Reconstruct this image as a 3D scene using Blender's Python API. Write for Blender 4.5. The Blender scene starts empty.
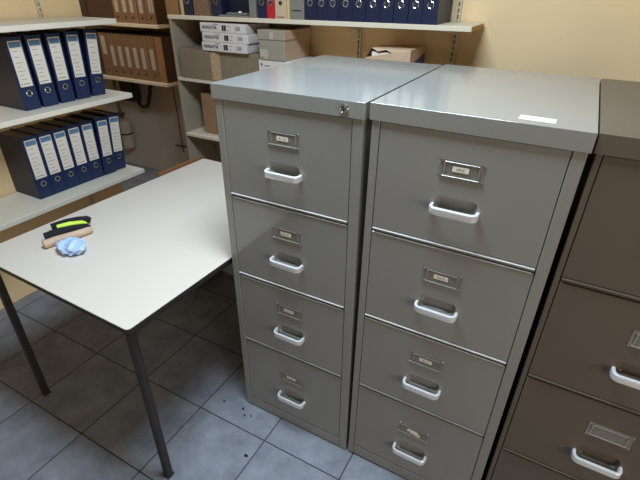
import bpy, bmesh, math, random
from mathutils import Vector, Matrix
random.seed(4)
SC = bpy.context.scene
C = SC.collection
PI = math.pi

# ------------------------------------------------------------ materials
def hexc(h):
    h = h.lstrip('#'); v = [int(h[i:i+2], 16)/255 for i in (0, 2, 4)]
    return tuple([(c/12.92 if c <= .04045 else ((c+.055)/1.055)**2.4) for c in v] + [1])

def mat(name, col, rough=.6, metal=0, noise=0, nscale=8, bump=0, bscale=60, spec=.5, coat=0, stretch=(1, 1, 1), trans=0, sheen=0):
    m = bpy.data.materials.new(name); m.use_nodes = True
    nt = m.node_tree; b = nt.nodes['Principled BSDF']
    c = hexc(col)
    b.inputs['Roughness'].default_value = rough; b.inputs['Metallic'].default_value = metal
    b.inputs['Specular IOR Level'].default_value = spec; b.inputs['Coat Weight'].default_value = coat
    b.inputs['Transmission Weight'].default_value = trans
    tc = nt.nodes.new('ShaderNodeTexCoord'); mp = nt.nodes.new('ShaderNodeMapping'); mp.inputs['Scale'].default_value = stretch
    nt.links.new(tc.outputs['Object'], mp.inputs[0])
    n = nt.nodes.new('ShaderNodeTexNoise'); n.inputs['Scale'].default_value = nscale; n.inputs['Detail'].default_value = 5
    nt.links.new(mp.outputs[0], n.inputs['Vector'])
    r = nt.nodes.new('ShaderNodeValToRGB')
    r.color_ramp.elements[0].position = .3; r.color_ramp.elements[1].position = .7
    r.color_ramp.elements[0].color = tuple(max(0, x*(1-noise)) for x in c[:3]) + (1,)
    r.color_ramp.elements[1].color = tuple(min(1, x*(1+noise)) for x in c[:3]) + (1,)
    nt.links.new(n.outputs['Fac'], r.inputs[0]); nt.links.new(r.outputs[0], b.inputs['Base Color'])
    if bump:
        n2 = nt.nodes.new('ShaderNodeTexNoise'); n2.inputs['Scale'].default_value = bscale
        nt.links.new(mp.outputs[0], n2.inputs['Vector'])
        bp = nt.nodes.new('ShaderNodeBump'); bp.inputs['Strength'].default_value = bump; bp.inputs['Distance'].default_value = .004
        nt.links.new(n2.outputs['Fac'], bp.inputs['Height']); nt.links.new(bp.outputs[0], b.inputs['Normal'])
    return m

M = {}
M['paint'] = mat('olive grey enamel', '#8b8880', .14, noise=.04, nscale=3, bump=.008, spec=.6, bscale=30)
M['paint2'] = mat('drab grey enamel', '#8b877e', .15, noise=.04, nscale=3, bump=.008, spec=.6, bscale=30)
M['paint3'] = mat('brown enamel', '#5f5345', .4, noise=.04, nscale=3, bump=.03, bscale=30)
M['paint_highlight'] = mat('highlight enamel edge', '#c9c7c0', .22, noise=.05)  # pale tone paints the overhead light's highlight onto the folded lips
M['dark_gap'] = mat('dark interior', '#1b1a18', .8)
M['holder'] = mat('label holder steel', '#807b71', .3, metal=.1)
M['holder_edge'] = mat('bright label holder edge', '#aaa59b', .25, metal=.4)
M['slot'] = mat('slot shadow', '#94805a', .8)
M['rivet'] = mat('rivet steel', '#c4c0b8', .25, metal=.9)
M['handle'] = mat('white enamelled handle', '#f0efec', .3, metal=.35, noise=.01)
M['chrome'] = mat('chrome', '#d8d8d8', .15, metal=1)
M['paper'] = mat('white paper', '#ebdfcc', .8, noise=.03)
M['ink'] = mat('black print', '#26262a', .7)
M['inkgrey'] = mat('grey print', '#96918a', .8)
M['inkblue'] = mat('blue print band', '#5c7f9c', .7)
M['white_tape'] = mat('white label tape', '#f4f4f2', .35, noise=.01)
M['laminate'] = mat('off white laminate', '#dccfbe', .42, noise=.025, nscale=2.5, bump=.02)
M['laminate_edge'] = mat('black edge banding', '#2a2624', .45)
M['table_steel'] = mat('dark brown painted steel', '#2e2824', .5, noise=.15, nscale=20)
M['shelf'] = mat('white melamine board', '#dbcbb0', .5, noise=.03, nscale=3)
M['chip'] = mat('raw chipboard edge', '#c99a4e', .85, noise=.2, nscale=90)
M['shelf_left'] = mat('cream melamine board', '#ece2cd', .5, noise=.03, nscale=3)
M['panel'] = mat('grey melamine panel', '#a09079', .55, noise=.06, nscale=4, stretch=(1, 1, .2))
M['upright'] = mat('cream slotted rail', '#d6c7a4', .5, noise=.05)
M['wall'] = mat('beige plaster wall', '#ebca98', .85, noise=.05, nscale=2, bump=.15, bscale=40)
M['wallpink'] = mat('pale beige plaster wall', '#bfa17e', .85, noise=.05, nscale=2, bump=.15, bscale=40)
M['walldull'] = mat('dull brown plaster wall', '#95866e', .85, noise=.05, nscale=2)
M['wallgrey'] = mat('grey plaster wall', '#cfc3b0', .9, noise=.07, nscale=3, bump=.15, bscale=40)
M['ceil'] = mat('grey ceiling', '#a5a096', .9)
M['blue'] = mat('navy blue binder paper', '#151d38', .42, noise=.12, nscale=50, bump=.1, bscale=200)
M['blue2'] = mat('mid blue binder paper', '#1b2d52', .42, noise=.1, nscale=50, bump=.1, bscale=200)
M['red'] = mat('red binder paper', '#b8202a', .45, noise=.08, nscale=50)
M['darkred'] = mat('dark red card', '#6e2a26', .55, noise=.08)
M['yellow'] = mat('yellow cardboard', '#cdb377', .6, noise=.05)
M['tan'] = mat('tan cardboard', '#c4a885', .7, noise=.06, nscale=20)
M['greycard'] = mat('grey cardboard', '#7d766b', .7, noise=.06, nscale=20)
M['brown'] = mat('brown archive cardboard', '#7f6142', .75, noise=.1, nscale=18)
M['brownside'] = mat('dull brown cardboard side', '#705840', .75, noise=.1, nscale=18)
M['orange'] = mat('orange brown cardboard', '#9b7145', .7, noise=.08, nscale=18)
M['midbrown'] = mat('mid brown card', '#9a7450', .7, noise=.08)
M['nearblack'] = mat('very dark navy card', '#0d1222', .6, noise=.1)
M['darkbrown'] = mat('dark brown cardboard', '#4b3625', .75, noise=.12, nscale=15)
M['browlabel'] = mat('aged label paper', '#b5a796', .8, noise=.04)
M['pages'] = mat('paper stack', '#8a8176', .9, noise=.15, nscale=120, stretch=(1, .05, .05))
M['carton'] = mat('grey brown carton', '#85725b', .8, noise=.06, nscale=14)
M['corr'] = mat('corrugated edge', '#a98a64', .85, noise=.35, nscale=160)
M['archive'] = mat('grey green archive board', '#978b76', .75, noise=.04)
M['archive_lit'] = mat('lit archive board', '#bb9c7e', .75, noise=.04)  # same board in a lit tone, painted on the faces towards the light
M['ream'] = mat('white ream wrapper', '#d8cabf', .45, noise=.03, nscale=30)
M['packet'] = mat('buff wrapping paper', '#cca988', .7, noise=.05, nscale=10)
M['purple'] = mat('purple print', '#4d3f78', .6)
M['black'] = mat('black knit fabric', '#121214', .85, bump=.3, bscale=400)
M['neon'] = mat('neon yellow green fabric', '#cfee4a', .6)
M['skinfab'] = mat('tan leather', '#c8a98c', .65, noise=.06)
M['paleblue'] = mat('pale blue tissue', '#b8cdf0', .55, noise=.05)
M['brass'] = mat('dull brass', '#8c7546', .4, metal=.8)
M['pipe'] = mat('dark painted pipe', '#2b231e', .5)
M['canister'] = mat('yellowed plastic housing', '#bdb099', .45, noise=.03)
M['wood'] = mat('brown wooden edge', '#8b5a34', .6, noise=.15, nscale=12, stretch=(1, 1, 8))
M['crumb'] = mat('dark debris', '#1c1714', .9)
M['silver'] = mat('dull aluminium', '#9b988f', .35, metal=.6)
M['glass'] = mat('window glass', '#ffffff', .02, trans=1)

# floor tiles: procedural grid in object space
def floor_mat():
    m = bpy.data.materials.new('slate grey ceramic tiles'); m.use_nodes = True
    nt = m.node_tree; N = nt.nodes; L = nt.links; b = N['Principled BSDF']
    tc = N.new('ShaderNodeTexCoord'); sp = N.new('ShaderNodeSeparateXYZ'); L.new(tc.outputs['Object'], sp.inputs[0])
    T = .3288
    def math_(op, a, bb=None):
        n = N.new('ShaderNodeMath'); n.operation = op
        for i, v in enumerate((a, bb)):
            if v is None: continue
            if isinstance(v, (int, float)): n.inputs[i].default_value = v
            else: L.new(v, n.inputs[i])
        return n.outputs[0]
    masks = []; cells = []
    for ax, off in (('X', .1715), ('Y', -.1175)):
        s = math_('DIVIDE', math_('SUBTRACT', sp.outputs[ax], off), T)
        fr = math_('FRACT', s); cells.append(math_('FLOOR', s))
        d = math_('MINIMUM', fr, math_('SUBTRACT', 1.0, fr))
        masks.append(math_('LESS_THAN', d, .0075))
    g = math_('MAXIMUM', masks[0], masks[1])
    cv = N.new('ShaderNodeCombineXYZ'); L.new(cells[0], cv.inputs[0]); L.new(cells[1], cv.inputs[1])
    wn = N.new('ShaderNodeTexWhiteNoise'); L.new(cv.outputs[0], wn.inputs['Vector'])
    n1 = N.new('ShaderNodeTexNoise'); n1.inputs['Scale'].default_value = 9; n1.inputs['Detail'].default_value = 8; n1.inputs['Roughness'].default_value = .65
    add = N.new('ShaderNodeVectorMath'); add.operation = 'ADD'; sc = N.new('ShaderNodeVectorMath'); sc.operation = 'SCALE'; sc.inputs['Scale'].default_value = 7
    L.new(wn.outputs['Color'], sc.inputs[0]); L.new(tc.outputs['Object'], add.inputs[0]); L.new(sc.outputs[0], add.inputs[1]); L.new(add.outputs[0], n1.inputs['Vector'])
    r = N.new('ShaderNodeValToRGB'); r.color_ramp.elements[0].position = .32; r.color_ramp.elements[1].position = .7
    r.color_ramp.elements[0].color = hexc('#73757c'); r.color_ramp.elements[1].color = hexc('#96989e')
    L.new(n1.outputs['Fac'], r.inputs[0])
    mx = N.new('ShaderNodeMix'); mx.data_type = 'RGBA'; L.new(g, mx.inputs[0]); L.new(r.outputs[0], mx.inputs[6]); mx.inputs[7].default_value = hexc('#35322f')
    L.new(mx.outputs[2], b.inputs['Base Color'])
    b.inputs['Roughness'].default_value = .5
    bp = N.new('ShaderNodeBump'); bp.inputs['Strength'].default_value = .25; bp.inputs['Distance'].default_value = .004
    hm = math_('SUBTRACT', math_('MULTIPLY', n1.outputs['Fac'], .5), g); L.new(hm, bp.inputs['Height']); L.new(bp.outputs[0], b.inputs['Normal'])
    return m
M['floor'] = floor_mat()

# ------------------------------------------------------------ mesh helpers
def new(): return bmesh.new()

def box(bm, x0, x1, y0, y1, z0, z1, bev=0, mx=None, seg=1):
    vs = [bm.verts.new((x, y, z)) for x in (x0, x1) for y in (y0, y1) for z in (z0, z1)]
    F = [(0, 1, 3, 2), (4, 6, 7, 5), (0, 4, 5, 1), (2, 3, 7, 6), (0, 2, 6, 4), (1, 5, 7, 3)]
    fs = [bm.faces.new([vs[i] for i in f]) for f in F]
    if bev > 0:
        es = list({e for f in fs for e in f.edges})
        r = bmesh.ops.bevel(bm, geom=es, offset=bev, segments=seg, profile=.5, affect='EDGES')
        vs = [v for v in bm.verts if v.is_valid and (v in r['verts'] or v in vs)]
    if mx is not None: bmesh.ops.transform(bm, matrix=mx, verts=[v for v in vs if v.is_valid])
    return vs

def cyl(bm, p0, p1, r0, r1=None, n=20, caps=True):
    p0 = Vector(p0); p1 = Vector(p1); r1 = r0 if r1 is None else r1
    d = (p1-p0).normalized(); a = d.orthogonal().normalized(); b = d.cross(a)
    A = [bm.verts.new(p0 + r0*(a*math.cos(2*PI*i/n) + b*math.sin(2*PI*i/n))) for i in range(n)]
    B = [bm.verts.new(p1 + r1*(a*math.cos(2*PI*i/n) + b*math.sin(2*PI*i/n))) for i in range(n)]
    for i in range(n): bm.faces.new((A[i], A[(i+1) % n], B[(i+1) % n], B[i]))
    if caps: bm.faces.new(A[::-1]); bm.faces.new(B)
    return A+B

def tube(bm, pts, r, n=10):
    P = [Vector(p) for p in pts]; rings = []; ref = None
    for i, p in enumerate(P):
        t = (P[min(i+1, len(P)-1)] - P[max(i-1, 0)]).normalized()
        a = t.orthogonal().normalized() if ref is None else (ref - t*ref.dot(t)).normalized()
        ref = a; b = t.cross(a)
        rr = r[i] if isinstance(r, (list, tuple)) else r
        rings.append([bm.verts.new(p + rr*(a*math.cos(2*PI*k/n) + b*math.sin(2*PI*k/n))) for k in range(n)])
    for A, B in zip(rings, rings[1:]):
        for k in range(n): bm.faces.new((A[k], A[(k+1) % n], B[(k+1) % n], B[k]))
    bm.faces.new(rings[0][::-1]); bm.faces.new(rings[-1])

def sweep(bm, path, prof):
    """closed profile points (u=side, v=up) swept along a path lying in the XY plane."""
    rings = []
    for i, p in enumerate(path):
        p = Vector(p); t = (Vector(path[min(i+1, len(path)-1)]) - Vector(path[max(i-1, 0)])).normalized()
        s = Vector((t.y, -t.x, 0))
        rings.append([bm.verts.new(p + s*u + Vector((0, 0, v))) for u, v in prof])
    n = len(prof)
    for A, B in zip(rings, rings[1:]):
        for k in range(n): bm.faces.new((A[k], A[(k+1) % n], B[(k+1) % n], B[k]))
    bm.faces.new(rings[0][::-1]); bm.faces.new(rings[-1])

def torus(bm, c, R, r, axis='Y', n=24, k=8):
    g = []
    for i in range(n):
        a = 2*PI*i/n; row = []
        for j in range(k):
            b = 2*PI*j/k; rad = R + r*math.cos(b)
            x, z, y = rad*math.cos(a), rad*math.sin(a), r*math.sin(b)
            row.append(bm.verts.new((c[0]+x, c[1]+y, c[2]+z)))
        g.append(row)
    for i in range(n):
        for j in range(k): bm.faces.new((g[i][j], g[(i+1) % n][j], g[(i+1) % n][(j+1) % k], g[i][(j+1) % k]))

def rrect(w, h, r, n=6):
    pts = []
    for cx, cz, a0 in ((w/2-r, h/2-r, 0), (-w/2+r, h/2-r, 90), (-w/2+r, -h/2+r, 180), (w/2-r, -h/2+r, 270)):
        for i in range(n+1):
            a = math.radians(a0 + 90*i/n); pts.append((cx + r*math.cos(a), cz + r*math.sin(a)))
    return pts

def obj(name, bm, m, parent=None, smooth=False, loc=None, rot=None):
    bmesh.ops.recalc_face_normals(bm, faces=bm.faces)
    me = bpy.data.meshes.new(name); bm.to_mesh(me); bm.free()
    if smooth:
        for p in me.polygons: p.use_smooth = True
        try: me.set_sharp_from_angle(angle=math.radians(38))
        except Exception: pass
    o = bpy.data.objects.new(name, me); C.objects.link(o)
    for mm in (m if isinstance(m, (list, tuple)) else [m]): me.materials.append(mm)
    if parent: o.parent = parent
    if loc: o.location = loc
    if rot: o.rotation_euler = rot
    return o

def text_part(s, size, m, parent, loc, rot, depth=.0003, name='printed_text', sx=1, bold=0):
    cu = bpy.data.curves.new('text', 'FONT'); cu.body = s; cu.size = size; cu.extrude = depth; cu.align_x = 'CENTER'; cu.align_y = 'CENTER'; cu.offset = bold
    cu.resolution_u = 3
    t = bpy.data.objects.new('t', cu); C.objects.link(t)
    dg = bpy.context.evaluated_depsgraph_get(); me = bpy.data.meshes.new_from_object(t.evaluated_get(dg))
    bpy.data.objects.remove(t)
    me.materials.clear(); me.materials.append(m)
    o = bpy.data.objects.new(name, me); C.objects.link(o)
    for v in me.vertices: v.co.x *= sx
    o.parent = parent; o.location = loc; o.rotation_euler = rot
    return o

def tag(o, label, cat, group=None, kind=None):
    o['label'] = label; o['category'] = cat
    if group: o['group'] = group
    if kind: o['kind'] = kind
    return o

def thing(name, label, cat, loc=(0, 0, 0), rot=(0, 0, 0), group=None):
    o = bpy.data.objects.new(name, None); C.objects.link(o); o.location = loc; o.rotation_euler = rot
    o.empty_display_size = .05
    return tag(o, label, cat, group)

def dup(root, parent=None):
    c = root.copy(); C.objects.link(c)
    if parent: c.parent = parent
    for ch in list(root.children): dup(ch, c)
    return c

def struct(name, bm, m):
    o = obj(name, bm, m); o['kind'] = 'structure'; return o

# ------------------------------------------------------------ camera
f, cx, cy, cz, yaw, pit, rol = 446.26, .90039, -1.0077, 1.56691, -.49952, .52228, .00714
fw = Vector((math.sin(yaw)*math.cos(pit), math.cos(yaw)*math.cos(pit), -math.sin(pit)))
rr = Vector((math.cos(yaw), -math.sin(yaw), 0)); uu = rr.cross(fw)
r2 = rr*math.cos(rol) + uu*math.sin(rol); u2 = -rr*math.sin(rol) + uu*math.cos(rol)
cam = bpy.data.cameras.new('camera'); co = bpy.data.objects.new('camera', cam); C.objects.link(co)
co.matrix_world = Matrix(((r2.x, u2.x, -fw.x, cx), (r2.y, u2.y, -fw.y, cy), (r2.z, u2.z, -fw.z, cz), (0, 0, 0, 1)))
cam.sensor_width = 36; cam.lens = f/640*36; cam.clip_start = .02
SC.camera = co

# ------------------------------------------------------------ room shell
XR, YF, XL, YB, YR, ZC = 2.6, -2.6, -3.7, 1.2, 1.8, 2.42
XW, YW, XC = -1.56, .76, -1.135      # left wall face, its end, corner of the back wall
b = new(); box(b, XL-.1, XR+.1, YF-.1, YR+.1, -.08, 0); struct('floor', b, M['floor'])
b = new(); box(b, XL-.1, XR+.1, YF-.1, YR+.1, ZC, ZC+.08); struct('ceiling', b, M['ceil'])
b = new(); box(b, XC, XR+.1, YB, YR+.1, .001, ZC-.001); struct('wall_back', b, M['wall'])
b = new(); box(b, XL-.1, XC-.001, YR, YR+.1, .001, ZC-.001); struct('wall_recess', b, M['wallgrey'])
b = new(); box(b, XL-.1, XW, YF, YW, .001, ZC-.001); struct('wall_left', b, M['wall'])
b = new(); box(b, XL-.1, XL, YW+.001, YR-.001, .001, ZC-.001); struct('wall_far_left', b, M['wallgrey'])
b = new(); box(b, XW+.001, XR+.1, YF-.1, YF, .001, ZC-.001); struct('wall_front', b, M['walldull'])
# right hand wall, outside the photograph, with the window that lights the left shelves
wy0, wy1, wz0, wz1 = -2.1, -.5, .70, 1.5
b = new()
box(b, XR, XR+.1, YF+.001, wy0, .001, ZC-.001); box(b, XR, XR+.1, wy1, YB-.001, .001, ZC-.001)
box(b, XR, XR+.1, wy0, wy1, .001, wz0); box(b, XR, XR+.1, wy0, wy1, wz1, ZC-.001)
struct('wall_right', b, M['walldull'])
b = new()
for a in ((wy0, wy0+.05, wz0, wz1), (wy1-.05, wy1, wz0, wz1), (wy0+.05, wy1-.05, wz0, wz0+.05), (wy0+.05, wy1-.05, wz1-.05, wz1), ((wy0+wy1)/2-.025, (wy0+wy1)/2+.025, wz0+.05, wz1-.05)):
    box(b, XR+.03, XR+.08, a[0]+.001, a[1]-.001, a[2]+.001, a[3]-.001, .004)
struct('window_1', b, M['laminate'])

# ------------------------------------------------------------ filing cabinets
CW, CD = .469, .663
FL, FR = .028, .032
def drawer_front(w, h):
    """front sheet with a pressed dish behind the handle; origin lower left, face at y=0"""
    bm = new(); t = .016
    cxx, czz = w/2, .108
    outer = [(0, 0), (w, 0), (w, h), (0, h)]
    inner = [(cxx+p[0], czz+p[1]) for p in rrect(.104, .040, .014)]
    vo = [bm.verts.new((x, 0, z)) for x, z in outer]; vi = [bm.verts.new((x, 0, z)) for x, z in inner]
    eo = [bm.edges.new((vo[i], vo[(i+1) % 4])) for i in range(4)]
    ei = [bm.edges.new((vi[i], vi[(i+1) % len(vi)])) for i in range(len(vi))]
    bmesh.ops.triangle_fill(bm, use_beauty=True, use_dissolve=False, edges=eo+ei)
    prev = vi
    for k, dp in ((.93, .003), (.86, .008), (.78, .0105)):
        cur = [bm.verts.new((cxx+(p[0]-cxx)*k, dp, czz+(p[1]-czz)*(k-.04))) for p in inner]
        for i in range(len(cur)):
            bm.faces.new((prev[i], prev[(i+1) % len(cur)], cur[(i+1) % len(cur)], cur[i]))
        prev = cur
    bm.faces.new(prev)
    # return flanges round the edge, softly rolled
    r1 = [bm.verts.new((x+(-.0012 if x == 0 else .0012), .0016, z+(-.0012 if z == 0 else .0012))) for x, z in outer]
    r2_ = [bm.verts.new((v.co.x, t, v.co.z)) for v in r1]
    for A, B in ((vo, r1), (r1, r2_)):
        for i in range(4): bm.faces.new((A[i], A[(i+1) % 4], B[(i+1) % 4], B[i]))
    return bm

def handle_mesh():
    bm = new(); W, P, R = .109, .026, .014
    path = [(-W/2, 0, 0)]
    for i in range(7):
        a = PI - (PI/2)*i/6; path.append((-W/2+R + R*math.cos(a), -P+R - R*math.sin(a), 0))
    for i in range(7):
        a = PI/2 - (PI/2)*i/6; path.append((W/2-R + R*math.cos(a), -P+R - R*math.sin(a), 0))
    path.append((W/2, 0, 0))
    hw = .0038
    prof = [(-hw, -.009), (hw, -.009), (hw+.0004, -.008), (hw+.0004, .008), (hw-.001, .0095), (-hw+.001, .0095), (-hw, .008)]
    sweep(bm, path, prof)
    return bm

LABELS = {}
def make_cabinet(loc, rot, paint, label, texts, lock=False, H=1.32, FL=FL, FR=FR, CW=CW, zb=(.986, .684, .382, .058), lips=True):
    t = thing('filing_cabinet', label, 'filing cabinet', loc, rot, None)
    LH = .041; top = H-LH
    b = new()
    th = .0012
    box(b, 0, .002, .018, CD, .004, top); box(b, CW-.002, CW, .018, CD, .004, top)          # side sheets
    box(b, .002, CW-.002, CD-.002, CD, .004, top)                                            # back
    box(b, 0, FL-.002, 0, .018, .004, top, .0018); box(b, CW-FR+.002, CW, 0, .018, .004, top, .0018)   # stiles
    obj('carcass', b, paint, t)
    b = new(); box(b, .0025, CW-.0025, .03, CD-.003, .05, top-.004); obj('drawer_bodies', b, M['dark_gap'], t)
    b = new(); box(b, FL-.0015, CW-FR+.0015, .0005, .017, .006, .052, .002); obj('plinth', b, paint, t)
    # lid: folded sheet
    b = new(); ov = .005
    box(b, -ov, CW+ov, -ov, CD, top, H, .0006, seg=1); obj('lid', b, paint, t)
    zt = [top-.003] + list(zb[:3])
    for k in range(4):
        z0 = zb[k] + (.007 if k < 3 else 0); z1 = (zt[k]-.0108) if k else zt[k]
        w = CW-FL-FR-.002
        d = obj('drawer', drawer_front(w, z1-z0), paint, t, loc=(FL+.001, .001, z0))
        if k < 3:      # the rail below it with its two folded lips, upper ones coloured as if catching light
            b = new(); box(b, FL, CW-FR, .0035, .018, zb[k]-.0075, zb[k]+.0045, .0015)
            obj('rail', b, paint, t)
            b = new(); box(b, FL+.001, CW-FR-.001, -.0030, .003, zb[k]+.0012, zb[k]+.0042, .001); obj('drawer_lip', b, M['paint_highlight'] if lips and k < 2 else paint, t)
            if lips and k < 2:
              b = new(); box(b, FL+.006, CW-FR-.006, -.0014, .003, zb[k]-.0105, zb[k]-.0085, .0006); obj('rail_lip', b, M['paint_highlight'], t)
        hm = obj('handle', handle_mesh(), M['handle'], d, True, loc=(w/2, 0, .097 if k < 3 else .104))
        # label holder
        hz = .199 if k < 3 else .206
        b = new(); box(b, w/2-.050, w/2+.050, -.0010, .0, hz-.0225, hz+.0225)
        hd = obj('label_holder', b, M['holder'], d)
        b = new()
        box(b, w/2-.044, w/2+.044, -.0045, -.0012, hz-.0195, hz-.0165, .0008); box(b, w/2-.040, w/2+.040, -.0032, -.0012, hz+.0155, hz+.0178, .0005)
        box(b, w/2-.041, w/2-.0385, -.0032, -.0012, hz-.012, hz+.0135); box(b, w/2+.0385, w/2+.041, -.0032, -.0012, hz-.012, hz+.0135)
        obj('holder_frame', b, M['holder_edge'], d)
        b = new()
        for sx_ in (-1, 1):
            for sz in (-1, 1): cyl(b, (w/2+sx_*.048, -.0040, hz+sz*.0195), (w/2+sx_*.048, -.001, hz+sz*.0195), .0025, .0033, n=10)
        obj('rivets', b, M['rivet'], d)
        # paper slip
        tx = texts[k]
        if tx:
            jum = (tx == '*')
            b = new(); box(b, -.019, .019, -.0004, 0, -.0065, .0065, mx=Matrix.Translation((w/2-.002, -.0022, hz+.002)) @ Matrix.Rotation(math.radians(3 if jum else 0), 4, 'Y'))
            if jum: box(b, -.018, .016, -.0004, 0, -.006, .006, mx=Matrix.Translation((w/2+.008, -.0028, hz-.005)) @ Matrix.Rotation(math.radians(9), 4, 'Y'))
            obj('paper_slip', b, M['paper'], d)
            if not jum: text_part(tx, .0085, M['ink'], d, (w/2-.002, -.0029, hz+.0018), (PI/2, 0, 0), .0001, sx=1.2)
    if lock:
        l = new(); cyl(l, (.418, -ov-.004, 1.300), (.418, -ov, 1.300), .0115, .013, n=24); lk = obj('lock', l, M['chrome'], t, True)
        l = new(); torus(l, (.418, -ov-.004, 1.300), .0095, .002); obj('lock_ring', l, M['chrome'], lk, True)
        l = new(); box(l, .4168, .4192, -ov-.0052, -ov-.004, 1.293, 1.307); obj('keyhole', l, M['ink'], lk)
    return t

cab1 = make_cabinet((0, 0, .0), (0, 0, 0), M['paint'], 'olive grey four drawer filing cabinet with a chrome lock, beside the white table', ['A - C', 'D - F', 'G - H', 'I - K'], True)
cab2 = make_cabinet((.479, 0, .0040), (0, math.radians(.55), 0), M['paint2'], 'grey four drawer filing cabinet with white tape strip on top, middle of the three', ['I.F.C', 'A.I.C', 'G.I.C', '*'], False, H=1.3195, FL=.023, FR=.029, CW=.466)
cab3 = make_cabinet((.9585, 0.004, .0040), (0, math.radians(.55), 0), M['paint3'], 'brown filing cabinet at the right edge, darkest of the three', ['', '', '', ''], False, FL=.014, FR=.014, H=1.315, zb=(.975, .666, .357, .048), lips=False)

b = new(); box(b, -.036, .036, -.018, .018, 0, .0005)
s = obj('label_tape', b, M['white_tape'], None, loc=(.849, .043, 1.3203), rot=(0, math.radians(.55), math.radians(-1)))
tag(s, 'white strip of label tape stuck on top of the middle filing cabinet', 'label')
text_part('COPIER  PAPER  FORMS', .0085, M['inkgrey'], s, (0, 0, .0006), (0, 0, 0), .00005, sx=.62)

# ------------------------------------------------------------ table
TW, TL = .80, 1.17
tb = thing('table', 'large white topped table with dark steel legs left of the filing cabinets', 'table', (-.026, -.429, 0), (0, 0, math.radians(-1.2)))
b = new()
pts = [(p[0]-TW/2, p[1]+TL/2) for p in rrect(TW, TL, .014)]
zt_, tt = .722, .014
lo = [b.verts.new((x, y, zt_-.0015)) for x, y in pts]; hi = [b.verts.new((x*1.0, y, zt_)) for x, y in pts]
bot = [b.verts.new((x, y, zt_-tt)) for x, y in pts]
b.faces.new(hi); b.faces.new(bot[::-1])
for A, B in ((lo, hi), (bot, lo)):
    for i in range(len(pts)): b.faces.new((A[i], A[(i+1) % len(pts)], B[(i+1) % len(pts)], B[i]))
top_o = obj('tabletop', b, M['laminate'], tb)
b = new()
P1 = [(p[0]-TW/2, p[1]+TL/2) for p in rrect(TW+.005, TL+.005, .0165)]
ri = [b.verts.new((x, y, zt_-.0008)) for x, y in pts]; ro = [b.verts.new((x, y, zt_-.0008)) for x, y in P1]
rb = [b.verts.new((x, y, zt_-tt)) for x, y in P1]; rib = [b.verts.new((x, y, zt_-tt)) for x, y in pts]
n = len(pts)
for A, B in ((ri, ro), (ro, rb), (rb, rib)):
    for i in range(n): b.faces.new((A[i], A[(i+1) % n], B[(i+1) % n], B[i]))
obj('edge_band', b, M['laminate_edge'], tb)
b = new(); ax = .03
box(b, -TW+.012, -.012, .012, .037, zt_-.036, zt_-tt-.0005, .002); box(b, -TW+.012, -.012, TL-.037, TL-.012, zt_-.036, zt_-tt-.0005, .002)
box(b, -.037, -.012, .037, TL-.037, zt_-.036, zt_-tt-.0005, .002); box(b, -TW+.012, -TW+.037, .037, TL-.037, zt_-.036, zt_-tt-.0005, .002)
obj('apron', b, M['table_steel'], tb)
for lx in (-.028, -TW+.0245):
    for ly in (.0245, TL-.0245):
        b = new(); box(b, lx-.0125, lx+.0125, ly-.0125, ly+.0125, .008, zt_-.0365, .003); lg = obj('leg', b, M['table_steel'], tb)
        b = new(); box(b, lx-.0145, lx+.0145, ly-.0145, ly+.0145, 0, .0115, .002); obj('foot_cap', b, M['laminate_edge'], lg)

# things on the table, at its left edge
gl = thing('work_glove', 'black and tan folded glove with a neon yellow stripe on the table', 'glove', (-.634, -.118, zt_))
b = new(); tube(b, [(.0367, .0165, .014), (.034, .010, .015), (.024, -.03, .0155), (.012, -.075, .0165), (.0, -.11, .017), (-.01, -.15, .017)], [.008, .0135, .0145, .0155, .0165, .015], 14); obj('tan_finger', b, M['skinfab'], gl, True)
b = new(); tube(b, [(.012, .028, .016), (.004, .018, .018), (-.012, -.02, .02), (-.03, -.07, .022), (-.045, -.12, .022)], [.005, .012, .017, .02, .018], 14)
tube(b, [(-.040, .068, .014), (-.046, .060, .018), (-.058, .03, .021), (-.075, -.01, .022), (-.095, -.06, .02)], [.009, .014, .018, .02, .018], 14); obj('black_fabric', b, M['black'], gl, True)
b = new(); tube(b, [(-.014, .032, .020), (-.022, .020, .026), (-.040, -.02, .032), (-.058, -.06, .032)], [.005, .010, .012, .011], 12); obj('neon_stripe', b, M['neon'], gl, True)
# pale blue crumpled tissue
b = new(); bmesh.ops.create_icosphere(b, subdivisions=3, radius=.05)
rnd = random.Random(9)
for v in b.verts:
    d = v.co.normalized(); k = 1 + .22*math.sin(7*d.x+3*d.y)*math.cos(6*d.z-4*d.y) + rnd.uniform(-.05, .05)
    v.co = Vector((d.x*.055*k, d.y*.042*k, max(0, .021 + d.z*.024*k)))
o = obj('crumpled_tissue', b, M['paleblue'], None, loc=(-.54, -.228, zt_)); tag(o, 'pale blue crumpled tissue lying at the left of the white table', 'tissue')

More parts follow.
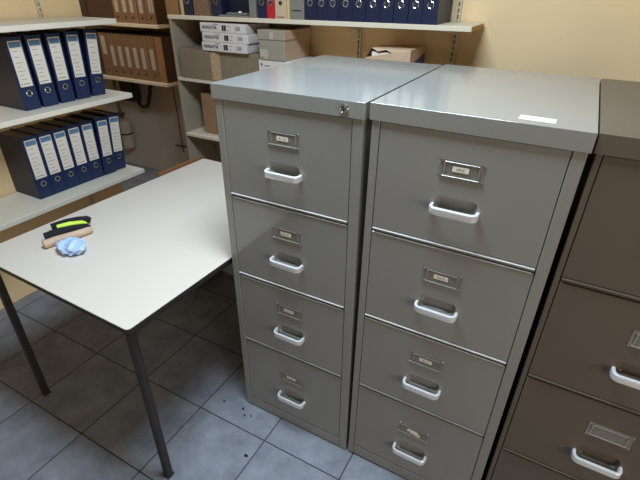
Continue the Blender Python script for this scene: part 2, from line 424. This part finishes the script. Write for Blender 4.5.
# ------------------------------------------------------------ binders
def make_binder(w, label, mcov, mside=None, h=.318, d=.285, has_ring=True, lab=None, label_m='paper', hole_z=.068, name='lever_arch_binder', cat='binder', pages=True, group=None):
    """spine faces -y at y=0, centred on x, bottom z=0. lab=(z0,z1,width,style)"""
    t = thing(name, label, cat, group=group)
    b = new(); tk = .0026
    box(b, -w/2, w/2, 0, tk, 0, h, .0008)
    obj('spine', b, mcov, t)
    b = new(); box(b, -w/2, -w/2+tk, tk+.0003, d, 0, h, .0008); box(b, w/2-tk, w/2, tk+.0003, d, 0, h, .0008)
    obj('cover', b, mside or mcov, t)
    if pages:
        b = new(); box(b, -w/2+tk+.001, w/2-tk-.001, .012, d-.03, .006, h-.006); obj('paper_stack', b, M['pages'], t)
    if has_ring:
        b = new(); torus(b, (0, -.0006, hole_z), .0125 if w > .045 else .010, .0024); r = obj('finger_ring', b, M['chrome'], t, True)
        b = new(); cyl(b, (0, -.0008, hole_z), (0, -.0001, hole_z), .0112 if w > .045 else .009, n=20); obj('finger_hole', b, M['ink'], r)
    elif hole_z:
        b = new(); cyl(b, (0, -.0008, hole_z), (0, -.0001, hole_z), .0095, n=20); obj('finger_hole', b, M['ink'], t)
    if lab:
        z0, z1, lw, style = lab
        b = new(); box(b, -lw/2, lw/2, -.0009, -.0001, z0, z1); lo_ = obj('spine_label', b, M[label_m], t)
        if style == 'blueband':
            b = new(); box(b, -lw/2+.003, lw/2-.003, -.0013, -.0010, z1-.028, z1-.005); obj('label_band', b, M['inkblue'], lo_)
            b = new(); rn = random.Random(int(w*1000)); z = z1-.045
            while z > z0+.03:
                x0 = -lw/2+.010; x1 = x0 + rn.uniform(.4, .85)*(lw-.018); box(b, x0, x1, -.0013, -.0010, z, z+.0022)
                z -= rn.choice((.011, .011, .018, .024))
            box(b, -lw/2+.006, -lw/2+.012, -.0013, -.001, z0+.008, z0+.014); box(b, -lw/2+.016, lw/2-.012, -.0013, -.001, z0+.010, z0+.014)
            obj('printed_text', b, M['inkgrey'], lo_)
        elif style == 'plain':
            b = new(); box(b, -lw*.1, lw*.1, -.0013, -.001, z0+.4*(z1-z0), z0+.44*(z1-z0)); box(b, -lw*.1, lw*.1, -.0013, -.001, z0+.66*(z1-z0), z0+.69*(z1-z0)); obj('printed_text', b, M['inkgrey'], lo_)
    return t

# ---- left wall: three shelves on slotted rails
RZ = math.radians(90)
def wall_rail(x, y, z0, z1, facing, label, group):
    t = new(); w = .011; dpt = .012
    # channel with slots: face plate built as two strips and rungs
    box(t, -w, -w+.0065, 0, dpt, z0, z1); box(t, w-.0065, w, 0, dpt, z0, z1)
    z = z0
    while z < z1-.03:
        box(t, -w+.0065, w-.0065, 0, .002, z, z+.008); z += .025
    rot = (0, 0, 0) if facing == '-y' else (0, 0, RZ)
    o = obj('slotted_rail', t, M['upright'], None, loc=(x, y, 0), rot=rot); tag(o, label, 'shelf rail', group)
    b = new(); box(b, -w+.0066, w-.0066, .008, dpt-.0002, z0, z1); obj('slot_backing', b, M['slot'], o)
    return o
wall_rail(XW+.0125, .525, .05, 2.2, '+x', 'cream slotted rail on the wall under the left shelves', None)
wall_rail(XW+.0125, -.35, .05, 2.2, '+x', 'cream slotted rail on the left wall nearest the camera', None)

XS = -1.335
def left_shelf(z, y1, label, xf):
    t = thing('wall_shelf', label, 'shelf', (0, 0, z))
    b = new(); box(b, XW+.014, xf, -.75, y1, -.024, 0, .0025, seg=2); obj('board', b, M['shelf_left'], t)
    for yy in (.525, -.35):
        b = new(); vs = [(XW+.013, -.0245), (xf-.09, -.0245), (xf-.09, -.034), (XW+.013, -.085)]
        A = [b.verts.new((x, yy-.006, zz)) for x, zz in vs]; B = [b.verts.new((x, yy+.006, zz)) for x, zz in vs]
        b.faces.new(A); b.faces.new(B[::-1])
        for i in range(4): b.faces.new((A[i], A[(i+1) % 4], B[(i+1) % 4], B[i]))
        obj('bracket', b, M['upright'], t)
    return t
left_shelf(.598, .703, 'lowest white shelf on the left wall above the table, full of blue binders', -1.235)
left_shelf(1.034, .723, 'middle white shelf on the left wall, above the lowest row of blue binders', -1.235)
left_shelf(1.404, .715, 'top white shelf on the left wall at the upper left corner', -1.235)

gl_ = 'blue binders on the left wall shelves'
proto = make_binder(.075, '', M['blue2'], M['blue'], lab=(.106, .302, .058, 'blueband'), hole_z=.076, group=gl_)
names_low = ['blue binder on the lowest left shelf, farthest from the camera, beside the hanging canister',
             'second blue binder from the far end of the lowest left shelf', 'third blue binder from the far end of the lowest left shelf',
             'fourth blue binder from the far end of the lowest left shelf', 'fifth blue binder from the far end of the lowest left shelf',
             'sixth blue binder from the far end of the lowest left shelf', 'seventh blue binder from the far end of the lowest left shelf']
y = .628
LEAN = [5, 3.5, 1, .5, 0, 0, 0]
def lean(o, y, z, x, a, w=.075):
    a = math.radians(a)
    o.rotation_euler = (Matrix.Rotation(-a, 3, 'X') @ Matrix.Rotation(RZ, 3, 'Z')).to_euler()
    o.location = (x, y + w/2 - w/2*math.cos(a), z + w/2*math.sin(a))
for i, nm in enumerate(names_low):
    o = proto if i == 0 else dup(proto)
    lean(o, y, .5985, XS-.012+(.008 if i == 1 else 0), LEAN[i]); o['label'] = nm; y -= .0768
names_mid = ['end blue binder on the middle left shelf, right of a narrow gap', 'blue binder left of the narrow gap on the middle left shelf',
             'third blue binder from the far end of the middle left shelf', 'fourth blue binder from the far end of the middle left shelf', 'fifth blue binder from the far end of the middle left shelf']
y = .594
for i, nm in enumerate(names_mid):
    o = dup(proto); lean(o, y, 1.0345, XS, [5.5, 2.5, 1, 0, 0][i]); o['label'] = nm
    y -= .0915

# ---- back wall: long top shelf, panel, lower shelves
XG0, XG1 = -1.117, .497
YS = .95
SL = .0058
ZT = 1.4145
def zs(x): return ZT + SL*(x-XG0)
b = new(); box(b, 0, XG1-XG0-.0015, YS, YB-.014, -.0195, 0, .0015)
sh = obj('wall_shelf', b, M['shelf'], None, loc=(XG0, 0, ZT), rot=(0, -math.atan(SL), 0)); tag(sh, 'long white shelf across the back wall holding binders, above the cabinets', 'shelf')
b = new(); box(b, XG1-XG0-.0013, XG1-XG0, YS+.0015, YB-.016, -.018, -.0015); obj('raw_end', b, M['chip'], sh)
for xx in (-.088, .377):
    b = new(); vs = [(YB-.013, -.020), (YS+.06, -.020), (YS+.06, -.027), (YB-.013, -.052)]
    xx -= XG0
    A = [b.verts.new((xx-.006, q[0], q[1])) for q in vs]; B = [b.verts.new((xx+.006, q[0], q[1])) for q in vs]
    b.faces.new(A); b.faces.new(B[::-1])
    for i in range(4): b.faces.new((A[i], A[(i+1) % 4], B[(i+1) % 4], B[i]))
    obj('bracket', b, M['upright'], sh)
wall_rail(.379, YB-.0125, .3, 2.2, '-y', 'cream slotted rail on the back wall near the end of the long shelf', None)
wall_rail(-.088, YB-.0125, .3, 2.2, '-y', 'cream slotted rail on the back wall left of the torn packet', None)

un = thing('shelving_unit', 'grey white open shelving under the long shelf, behind the left cabinet', 'shelving', (0, 0, 0))
b = new(); box(b, -1.116, -1.098, YS+.006, YB-.002, 0, 1.3945, .001); obj('side_panel', b, M['panel'], un)
b = new(); box(b, .36, .378, YS+.006, YB-.016, 0, 1.09, .001); obj('side_panel', b, M['panel'], un)
b = new(); box(b, -1.0975, -.37, YB-.006, YB-.001, .02, 1.39); obj('back_panel', b, M['panel'], un)
for z in (1.098, .775, .40):
    b = new(); box(b, -1.0975, .3595 if z > 1 else .3595, YS-.004, YB-.0165, z-.018, z, .0015); obj('shelf', b, M['shelf'], un)

# cartons on the middle shelf
def carton(name, x0, x1, y0, y1, z0, z1, m, label, cat='box'):
    t = thing(name, label, cat, ((x0+x1)/2, y0, z0)); w = (x1-x0)/2; d = y1-y0; h = z1-z0
    b = new(); box(b, -w, w, 0, d, 0, h-.003, .0015); obj('box_body', b, m, t)
    b = new(); box(b, -w+.001, -.0008, .001, d-.001, h-.0028, h, .0004); box(b, .0008, w-.001, .001, d-.001, h-.0028, h, .0004); obj('flap', b, m, t)
    return t
Z1 = 1.0985
c1 = carton('cardboard_box', -1.064, -.837, .945, YB-.02, Z1, 1.252, M['carton'], 'plain brown grey carton at the left end of the middle back shelf')
c2 = thing('cardboard_box', 'wide plain carton under the three stacked paper reams', 'box', (-.672, .962, Z1))
b = new(); box(b, -.120, .138, 0, .215, 0, .1525, .0015); obj('box_body', b, M['carton'], c2)
b = new()
vs = [(-.162, -.022, .004), (-.118, -.001, .002), (-.118, -.001, .150), (-.162, -.024, .146)]
A = [b.verts.new(v) for v in vs]; B = [b.verts.new((v[0], v[1]+.003, v[2])) for v in vs]
b.faces.new(A); b.faces.new(B[::-1])
for i in range(4): b.faces.new((A[i], A[(i+1) % 4], B[(i+1) % 4], B[i]))
obj('open_flap', b, M['corr'], c2)

def make_ream():
    t = thing('paper_ream', '', 'paper ream', group='paper reams on the wide carton')
    w, d, h = .297, .205, .0445
    b = new(); box(b, -w/2, w/2, 0, d, 0, h, .004, seg=2); wr = obj('wrapper', b, M['ream'], t)
    b = new(); vs = [(w/2+.0002, .0, .002), (w/2+.0002, .105, h*.5), (w/2+.0002, .0, h-.002)]
    for q in ((.02, .5), (.11, .9)):
        pass
    A = [b.verts.new(v) for v in vs]; B = [b.verts.new((v[0]+.0012, v[1], v[2])) for v in vs]
    b.faces.new(A); b.faces.new(B[::-1])
    for i in range(3): b.faces.new((A[i], A[(i+1) % 3], B[(i+1) % 3], B[i]))
    obj('folded_end', b, M['ream'], wr)
    text_part('NAVIGATOR', .021, M['ink'], t, (-w/2+.064, -.0004, .0225), (PI/2, 0, 0), .0002, sx=.80, bold=.0006)
    b = new(); box(b, -w/2+.147, -w/2+.158, -.0008, -.0001, .010, .036); box(b, -w/2+.160, -w/2+.174, -.0008, -.0001, .010, .036)
    obj('printed_squares', b, M['ink'], t)
    b = new(); box(b, -w/2+.183, -w/2+.205, -.0008, -.0001, .030, .033); box(b, -w/2+.183, -w/2+.199, -.0008, -.0001, .012, .015)
    box(b, -w/2+.228, -w/2+.229, -.0008, -.0001, .006, .038); box(b, -w/2+.236, -w/2+.247, -.0008, -.0001, .014, .033); box(b, -w/2+.249, -w/2+.262, -.0008, -.0001, .014, .033)
    obj('printed_marks', b, M['inkgrey'], t)
    b = new(); box(b, -w/2+.09, -w/2+.125, -.0011, -.0002, h-.007, h-.0035); obj('wrapper_notch', b, M['inkblue'], wr)
    return t
rm = make_ream()
for i, (dx, dy, rz, nm) in enumerate(((0, 0, .0, 'bottom white paper ream with a printed end, resting on the wide carton'), (.008, .002, .6, 'middle one of the three stacked white paper reams'), (-.004, .004, -.4, 'top one of the three stacked white paper reams, just under the shelf'))):
    o = rm if i == 0 else dup(rm)
    o.location = (-.735+dx, .938+dy, 1.2525 + i*.0452); o.rotation_euler = (0, 0, math.radians(rz)); o['label'] = nm

# white carton and lidded archive box
wb = thing('white_carton', 'small white carton with a black mark, under the grey green lidded box', 'box', (-.40, .935, Z1))
b = new(); box(b, -.118, .10, 0, .24, 0, .136, .002); obj('box_body', b, M['ream'], wb)
b = new(); box(b, -.104, -.096, -.0008, -.0001, .108, .120); box(b, -.082, -.050, -.0008, -.0001, .108, .111); obj('printed_mark', b, M['ink'], wb)
ab = thing('archive_box', 'grey green lidded archive box with a white label, right of the paper reams', 'box', (-.433, .928, 1.2355), (0, 0, 0))
AW, AD, AH = .0735, .255, .135
b = new(); box(b, -AW, AW, .003, AD-.003, 0, AH-.006, .0015)
bb = obj('box_body', b, [M['archive'], M['archive_lit']], ab)
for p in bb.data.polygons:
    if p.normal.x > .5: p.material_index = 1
b = new(); box(b, -AW-.004, AW+.004, -.001, AD, AH-.043, AH, .002)
ld = obj('lid', b, [M['archive'], M['archive_lit']], ab)
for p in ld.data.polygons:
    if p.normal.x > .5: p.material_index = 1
b = new(); box(b, AW+.0041, AW+.0047, .118, .127, AH-.026, AH-.014, .0002); obj('finger_slot', b, M['ink'], ld)
b = new(); box(b, -AW+.004, -.022, .0018, .0028, .006, .048); lb = obj('side_label', b, M['browlabel'], ab)
b = new(); box(b, -AW+.008, -.045, .0014, .0018, .010, .013); obj('printed_text', b, M['ink'], lb)
b = new(); box(b, -.006, .014, -.0016, -.0010, AH-.038, AH-.008); obj('lid_sticker', b, M['browlabel'], ld)

# torn open packet behind the cabinets
pk = thing('paper_packet', 'torn open buff paper packet with a purple corner, behind the left cabinet', 'packet', (.146, .985, Z1), (0, 0, math.radians(-3)))
b = new()
W_, D_, Hh = .106, .18, .225
n = 16
base = [(-W_, 0), (W_, 0), (W_, D_), (-W_, D_)]
low = [b.verts.new((x, y, 0)) for x, y in base]
top = [b.verts.new(v) for v in ((-W_, .0, Hh-.045), (W_, 0, Hh-.004), (W_, D_, Hh), (-W_+.005, D_, Hh-.01))]
b.faces.new(low[::-1])
for i in range(4): b.faces.new((low[i], low[(i+1) % 4], top[(i+1) % 4], top[i]))
mid = [b.verts.new(v) for v in ((-.085, .01, Hh-.006), (-.05, .0, Hh-.018), (-.01, .004, Hh-.010), (.02, .0, Hh-.022), (.05, -.002, Hh-.06))]
b.faces.new([top[3], mid[0], mid[1], mid[2], mid[3], top[1], top[2]])
b.faces.new([top[0], mid[0], top[3]])
b.faces.new([mid[4], top[1], mid[3]])
ob_ = obj('wrapper', b, M['packet'], pk)
b = new(); box(b, -.085, .04, .012, D_-.02, .02, Hh-.022, .002); obj('paper_stack', b, M['paper'], pk)
b = new()
vs = [(W_+.0006, .02, Hh-.062), (W_+.0006, D_-.005, Hh-.030), (W_+.0006, D_-.005, Hh-.09), (W_+.0006, .02, Hh-.09)]
A = [b.verts.new(v) for v in vs]; B = [b.verts.new((v[0]+.0008, v[1], v[2])) for v in vs]
b.faces.new(A); b.faces.new(B[::-1])
for i in range(4): b.faces.new((A[i], A[(i+1) % 4], B[(i+1) % 4], B[i]))
obj('purple_print', b, M['purple'], pk)

# upright brown folder on the lower shelf
o = make_binder(.092, 'plain brown cardboard file on the lower back shelf, left of the left cabinet', M['midbrown'], M['brown'], h=.235, d=.17, has_ring=False, hole_z=0, name='box_file', cat='file')
o.location = (-.951, 1.005, .776)

# ---- files on the long top shelf
YT = .968
def put(o, x0, x1, dy=0, z=None): o.location = ((x0+x1)/2, YT+dy, zs((x0+x1)/2)+.0002); o.rotation_euler = (0, -math.atan(SL), 0)
G = .0008
o = make_binder(.088, 'brown file at the left end of the long shelf', M['orange'], M['brown'], has_ring=False, hole_z=0, d=.20, name='box_file', cat='file'); put(o, -1.135, -1.0465)
b = new(); box(b, -.0055, .0055, 0, .2, 0, .30, .001); o = obj('thin_folder', b, M['darkred'], None, loc=(-1.0385, YT+.003, zs(-1.0385)+.0004)); tag(o, 'thin dark red folder right of the leftmost brown file', 'folder')
b = new(); box(b, -.011, .011, 0, .2, 0, .305, .001); o = obj('thin_folder', b, M['yellow'], None, loc=(-1.0205, YT+.001, zs(-1.0205)+.0004)); tag(o, 'thin yellow folder near the left end of the long shelf', 'folder')
o = make_binder(.058, 'blue binder between the yellow folder and a brown file', M['blue'], d=.215); put(o, -1.0085, -.9475)
o = make_binder(.098, 'wide brown file between two blue binders on the long shelf', M['brown'], M['brown'], has_ring=False, hole_z=0, d=.215, name='box_file', cat='file'); put(o, -.938, -.838)
o = make_binder(.058, 'blue binder above the left end of the paper reams', M['blue'], M['blue'], d=.215); put(o, -.815, -.755)
o = make_binder(.145, 'very dark blue wide box file set back on the long shelf', M['nearblack'], M['nearblack'], has_ring=False, hole_z=0, d=.16, name='box_file', cat='file'); put(o, -.748, -.60, .05)
b = new(); box(b, -.02, .02, 0, .19, 0, .31, .002); o = obj('slipcase', b, M['greycard'], None, loc=(-.564, YT+.004, zs(-.564)+.0004)); tag(o, 'pale grey cardboard slipcase right of the dark gap on the long shelf', 'slipcase')
# flat clear/grey punch lying in front of the dark file
hp = thing('document_holder', 'flat grey metal holder lying at the edge of the long shelf', 'holder', (-.672, .953, zs(-.672)+.0004), (0, 0, math.radians(2)))
b = new(); box(b, -.088, .088, 0, .06, 0, .009, .003); obj('base_plate', b, M['silver'], hp)
b = new(); box(b, -.045, .075, .008, .052, .0092, .020, .005, seg=2); obj('clamp', b, M['silver'], hp)
b = new(); cyl(b, (.03, .022, .0202), (.03, .022, .026), .009, .007, n=14); obj('glint', b, M['white_tape'], hp, True)  # white stub put in for the bright highlight on the metal
o = make_binder(.054, 'dark blue binder left of the red one on the long shelf', M['blue'], d=.215); put(o, -.532, -.476)
o = make_binder(.043, 'red binder on the long shelf', M['red'], d=.215); put(o, -.4745, -.4305)
tf = make_binder(.062, 'tan box file right of the red binder', M['tan'], M['yellow'], has_ring=False, hole_z=.066, d=.21, name='box_file', cat='file'); put(tf, -.4285, -.3655)
b = new(); box(b, -.020, .020, -.001, 0, .006, .009); obj('printed_text', b, M['ink'], tf)
gf = thing('box_file', 'cream edged grey box file left of the row of blue binders', 'file', (-.318, YT+.004, zs(-.318)+.0004))
b = new(); box(b, -.045, -.032, -.003, .2, 0, .30, .0015); obj('cream_board', b, M['yellow'], gf)
b = new(); box(b, -.0315, .045, .0, .2, 0, .30, .0015); obj('grey_board', b, M['greycard'], gf)
b = new(); box(b, -.018, .030, -.001, 0, .034, .039); obj('printed_text', b, M['ink'], gf)

xb = [-.266, -.208, -.151, -.093, -.026, .036, .103, .163, .227, .287, .352]
ords = ['leftmost', 'second from left', 'third from left', 'fourth from left', 'fifth from left', 'sixth from left', 'fourth from right', 'third from right', 'second from right', 'rightmost']
gb = 'row of ten blue binders on the long shelf'
for i in range(10):
    w = xb[i+1]-xb[i]-.0022
    o = make_binder(w, '%s of the ten matching blue binders in the row on the long shelf' % ords[i].capitalize(), M['blue'], M['blue'], d=.215,
                    lab=(.098, .30, w*.78, 'plain') if i > 4 else None, hole_z=.070, group=gb)
    put(o, xb[i], xb[i+1], [0, .002, .001, .003, 0, .002, 0, .001, .002, 0][i])

# ---- brown archive files in the recess
def recess_shelf(z, label):
    b = new(); box(b, -3.3, -1.70, 1.42, YR-.002, z-.022, z, .002, seg=2)
    o = obj('wall_shelf', b, M['shelf'], None); tag(o, label, 'shelf')
    for xx in (-1.9, -2.7):
        b = new(); box(b, xx-.01, xx+.01, 1.50, YR-.003, z-.045, z-.0225); obj('bracket', b, M['pipe'], o)
    return o
recess_shelf(.921, 'lower shelf in the dark recess holding brown archive files, above the pipes')
recess_shelf(1.309, 'upper shelf in the dark recess holding brown archive files')
def brown_file(x0, x1, z, label, lab=None, m='brown', ms='brownside', hz=.043, h=.31):
    o = make_binder(x1-x0-.002, label, M[m], M[ms], h=h, d=.30, has_ring=False, lab=lab, label_m='browlabel', hole_z=hz, name='archive_file', cat='archive file', group='brown archive files in the recess')
    o.location = ((x0+x1)/2, 1.447, z); return o
L1 = (.082, .224, .036, 'plain')
lowx = [-2.295, -2.213, -2.131, -2.049, -1.967, -1.893]
ln = ['second', 'third', 'fourth', 'fifth', 'sixth']
brown_file(-2.385, -2.297, .9215, 'brown archive file with a high label, beside the end blue binder', (.16, .29, .045, 'plain'))
for i in range(5):
    brown_file(lowx[i], lowx[i+1], .9215, 'brown labelled archive file, %s from left on the lower recess shelf' % ln[i], L1)
b = new(); box(b, -.006, .006, 0, .3, 0, .31, .001); o = obj('divider_card', b, M['orange'], None, loc=(-1.885, 1.442, .9215)); tag(o, 'thin orange card divider on the lower recess shelf', 'divider')
brown_file(-1.877, -1.795, .9215, 'brown labelled archive file right of the orange card on the lower recess shelf', L1)
brown_file(-1.793, -1.722, .9215, 'plain orange brown archive file at the right end of the lower recess shelf', None, 'orange', 'darkbrown', 0)
upx = [-2.155, -2.073, -1.993, -1.925]
for i in range(3):
    brown_file(upx[i], upx[i+1], 1.3095, 'brown labelled archive file, %s of three left of the upper orange card' % ['left', 'middle', 'right'][i], (.068, .25, .034, 'plain'), hz=.036)
b = new(); box(b, -.007, .007, 0, .3, 0, .31, .001); o = obj('divider_card', b, M['orange'], None, loc=(-1.914, 1.442, 1.3095)); tag(o, 'thin orange card divider on the upper recess shelf', 'divider')
brown_file(-1.905, -1.830, 1.3095, 'brown archive file right of the orange card on the upper recess shelf', (.068, .25, .034, 'plain'), hz=.036)
o = brown_file(-1.828, -1.735, 1.3095, 'brown archive file with two narrow labels, right end of upper recess shelf', (.072, .25, .020, 'plain'), hz=.04, ms='darkbrown')
b = new(); box(b, .016, .033, -.0009, -.0001, .072, .25); obj('spine_label', b, M['browlabel'], o)
for i, (x0, x1) in enumerate(((-2.30, -2.158), (-2.455, -2.303), (-2.65, -2.46), (-2.86, -2.655))):
    t = thing('archive_box', ['dark brown archive box left of the labelled files, upper recess shelf', 'second dark brown archive box from the labelled files, upper recess shelf',
                             'third dark brown archive box from the labelled files, upper recess shelf', 'fourth dark brown archive box from the labelled files, upper recess shelf'][i], 'box', ((x0+x1)/2, 1.45+.012*(i % 2), 1.3095), group='dark archive boxes in the recess')
    w = (x1-x0)/2-.001
    b = new(); box(b, -w, w, 0, .28, 0, .25, .002); obj('box_body', b, M['darkbrown'], t)
    b = new(); box(b, -w, w, -.003, .283, .2505, .31, .002); obj('lid', b, M['darkbrown'], t)
for i, (x0, x1) in enumerate(((-2.59, -2.39), (-2.80, -2.60))):
    t = thing('archive_box', ['dark brown archive box left of the labelled files, lower recess shelf', 'dark brown archive box, second from the labelled files, lower recess shelf'][i], 'box', ((x0+x1)/2, 1.46, .9215))
    w = (x1-x0)/2-.001
    b = new(); box(b, -w, w, 0, .28, 0, .24, .002); obj('box_body', b, M['darkbrown'], t)
    b = new(); box(b, -w, w, -.003, .283, .2405, .30, .002); obj('lid', b, M['darkbrown'], t)

# ---- pipes, canister and cable in the recess
pt = thing('drain_pipe', 'dark bent drain pipe under the lower recess shelf', 'pipe', (0, 0, 0))
b = new(); tube(b, [(-2.405, 1.7985, .822), (-2.405, 1.74, .818), (-2.405, 1.72, .80), (-2.405, 1.72, .70), (-2.40, 1.72, .645), (-2.375, 1.72, .622), (-2.33, 1.72, .622), (-2.29, 1.72, .645), (-2.265, 1.72, .70), (-2.24, 1.72, .76), (-2.238, 1.72, .79), (-2.236, 1.74, .81), (-2.235, 1.7985, .814)], .016, 14); obj('bent_tube', b, M['pipe'], pt, True)
b = new()
for z in (.79, .74, .69):
    b = new(); cyl(b, (-2.405, 1.72, z-.013), (-2.405, 1.72, z+.013), .024, n=16); obj('collar', b, M['pipe'], pt, True)
b = new(); tube(b, [(-3.3, 1.768, .860), (-1.14, 1.768, .860)], .014, 10)
o = obj('supply_pipe', b, M['pipe'], None, True); tag(o, 'dark straight pipe running along under the lower recess shelf', 'pipe')
b = new(); box(b, -.08, .08, 0, .09, 0, .17, .01); o = obj('junction_box', b, M['pipe'], None, loc=(-2.53, 1.7095, .65)); tag(o, 'dark box among the pipes behind the middle left shelf', 'box')
wf = thing('water_filter', 'cream canister hanging from a brass pipe beside the blue binders', 'filter', (-2.675, 1.735, 0))
b = new(); tube(b, [(-.02, 0, .50), (-.02, 0, .80), (-.02, .012, .815), (-.02, .0635, .82)], .011, 12); cyl(b, (-.02, 0, .44), (-.008, 0, .50), .018, .014, n=12); obj('brass_pipe', b, M['brass'], wf, True)
b = new(); cyl(b, (-.012, -.03, .515), (-.012, .03, .515), .014, n=12); cyl(b, (-.012, -.04, .515), (-.012, -.03, .515), .022, n=12); obj('valve', b, M['brass'], wf, True)
b = new(); cyl(b, (0, 0, .345), (0, 0, .460), .058, .056, n=28); cyl(b, (0, 0, .460), (0, 0, .472), .056, .030, n=28); obj('upper_housing', b, M['canister'], wf, True)
b = new(); cyl(b, (.002, 0, .333), (.002, 0, .3445), .061, n=28); obj('band', b, M['pipe'], wf, True)
b = new(); cyl(b, (.006, 0, .21), (.006, 0, .3325), .058, .060, n=28); obj('lower_housing', b, M['canister'], wf, True)
cb = thing('hanging_cable', 'thin dark cable with a small cross bracket on the grey recess wall', 'cable', (-2.034, 1.792, 0))
b = new(); tube(b, [(-.012, 0, .85), (.0, 0, .6), (.004, -.002, .4), (.003, 0, .25)], .0035, 6); obj('cord', b, M['pipe'], cb)
b = new(); cyl(b, (-.07, -.004, .298), (.10, -.004, .305), .005, n=8); obj('bracket', b, M['pipe'], cb)

# wooden board standing behind the table
b = new(); box(b, -.30, .0, 0, .020, 0, .732, .001)
o = obj('wooden_board', b, M['wood'], None, loc=(-.836, .45, 0), rot=(0, 0, math.radians(-91.2))); tag(o, 'brown edged wooden board standing against the far side of the white table', 'board')

# crumbs on the floor
cr = None
for i, (x, y, s) in enumerate(((.148, -.205, .0055), (.005, -.035, .004), (.055, -.05, .003), (-.09, -.045, .0035), (.03, -.06, .003))):
    if cr is None:
        b = new(); bmesh.ops.create_icosphere(b, subdivisions=2, radius=1)
        for v in b.verts: v.co *= 1+.25*math.sin(5*v.co.x+4*v.co.y); v.co.z = max(-.5, v.co.z*.6)
        cr = obj('crumb', b, M['crumb'], None, loc=(x, y, s*.5)); o = cr
    else:
        o = cr.copy(); C.objects.link(o); o.location = (x, y, s*.5)
    o.scale = (s*1.5, s, s); o.rotation_euler = (0, 0, i*1.3)
    tag(o, ['largest dark crumb on the open floor tile in front of the left cabinet', 'dark speck on the floor by the left front corner of the left cabinet', 'dark speck beside the left cabinet plinth',
            'dark speck on the floor between the table and the left cabinet', 'tiny dark speck in front of the left cabinet plinth'][i], 'crumb', 'crumbs on the floor')

# ------------------------------------------------------------ light
def area(name, loc, target, size, sy, power, col):
    l = bpy.data.lights.new(name, 'AREA'); l.shape = 'RECTANGLE'; l.size = size; l.size_y = sy; l.energy = power; l.color = col
    o = bpy.data.objects.new(name, l); C.objects.link(o); o.location = loc
    o.rotation_euler = (Vector(target)-Vector(loc)).to_track_quat('-Z', 'Y').to_euler(); return o
area('ceiling_lamp', (.33, -.18, ZC-.02), (.33, -.18, 0), .75, .42, 51, (.64, .81, 1))
area('recess_fill', (-2.2, .9, ZC-.02), (-2.2, 1.1, 0), .5, .4, 10, (1, .95, .9))  # added fill with no visible source, brightens the recess
area('window_light', (XR-.01, (wy0+wy1)/2, (wz0+wz1)/2), (-1.5, .3, .9), 1.3, .7, 22, (1, .90, .78))
wd = bpy.data.worlds.new('world'); SC.world = wd; wd.use_nodes = True
wd.node_tree.nodes['Background'].inputs[0].default_value = (.6, .75, 1, 1); wd.node_tree.nodes['Background'].inputs[1].default_value = 1.0
vs_ = SC.view_settings; vs_.view_transform = 'Standard'; vs_.look = 'None'; vs_.exposure = 0; vs_.gamma = 1; vs_.use_curve_mapping = False
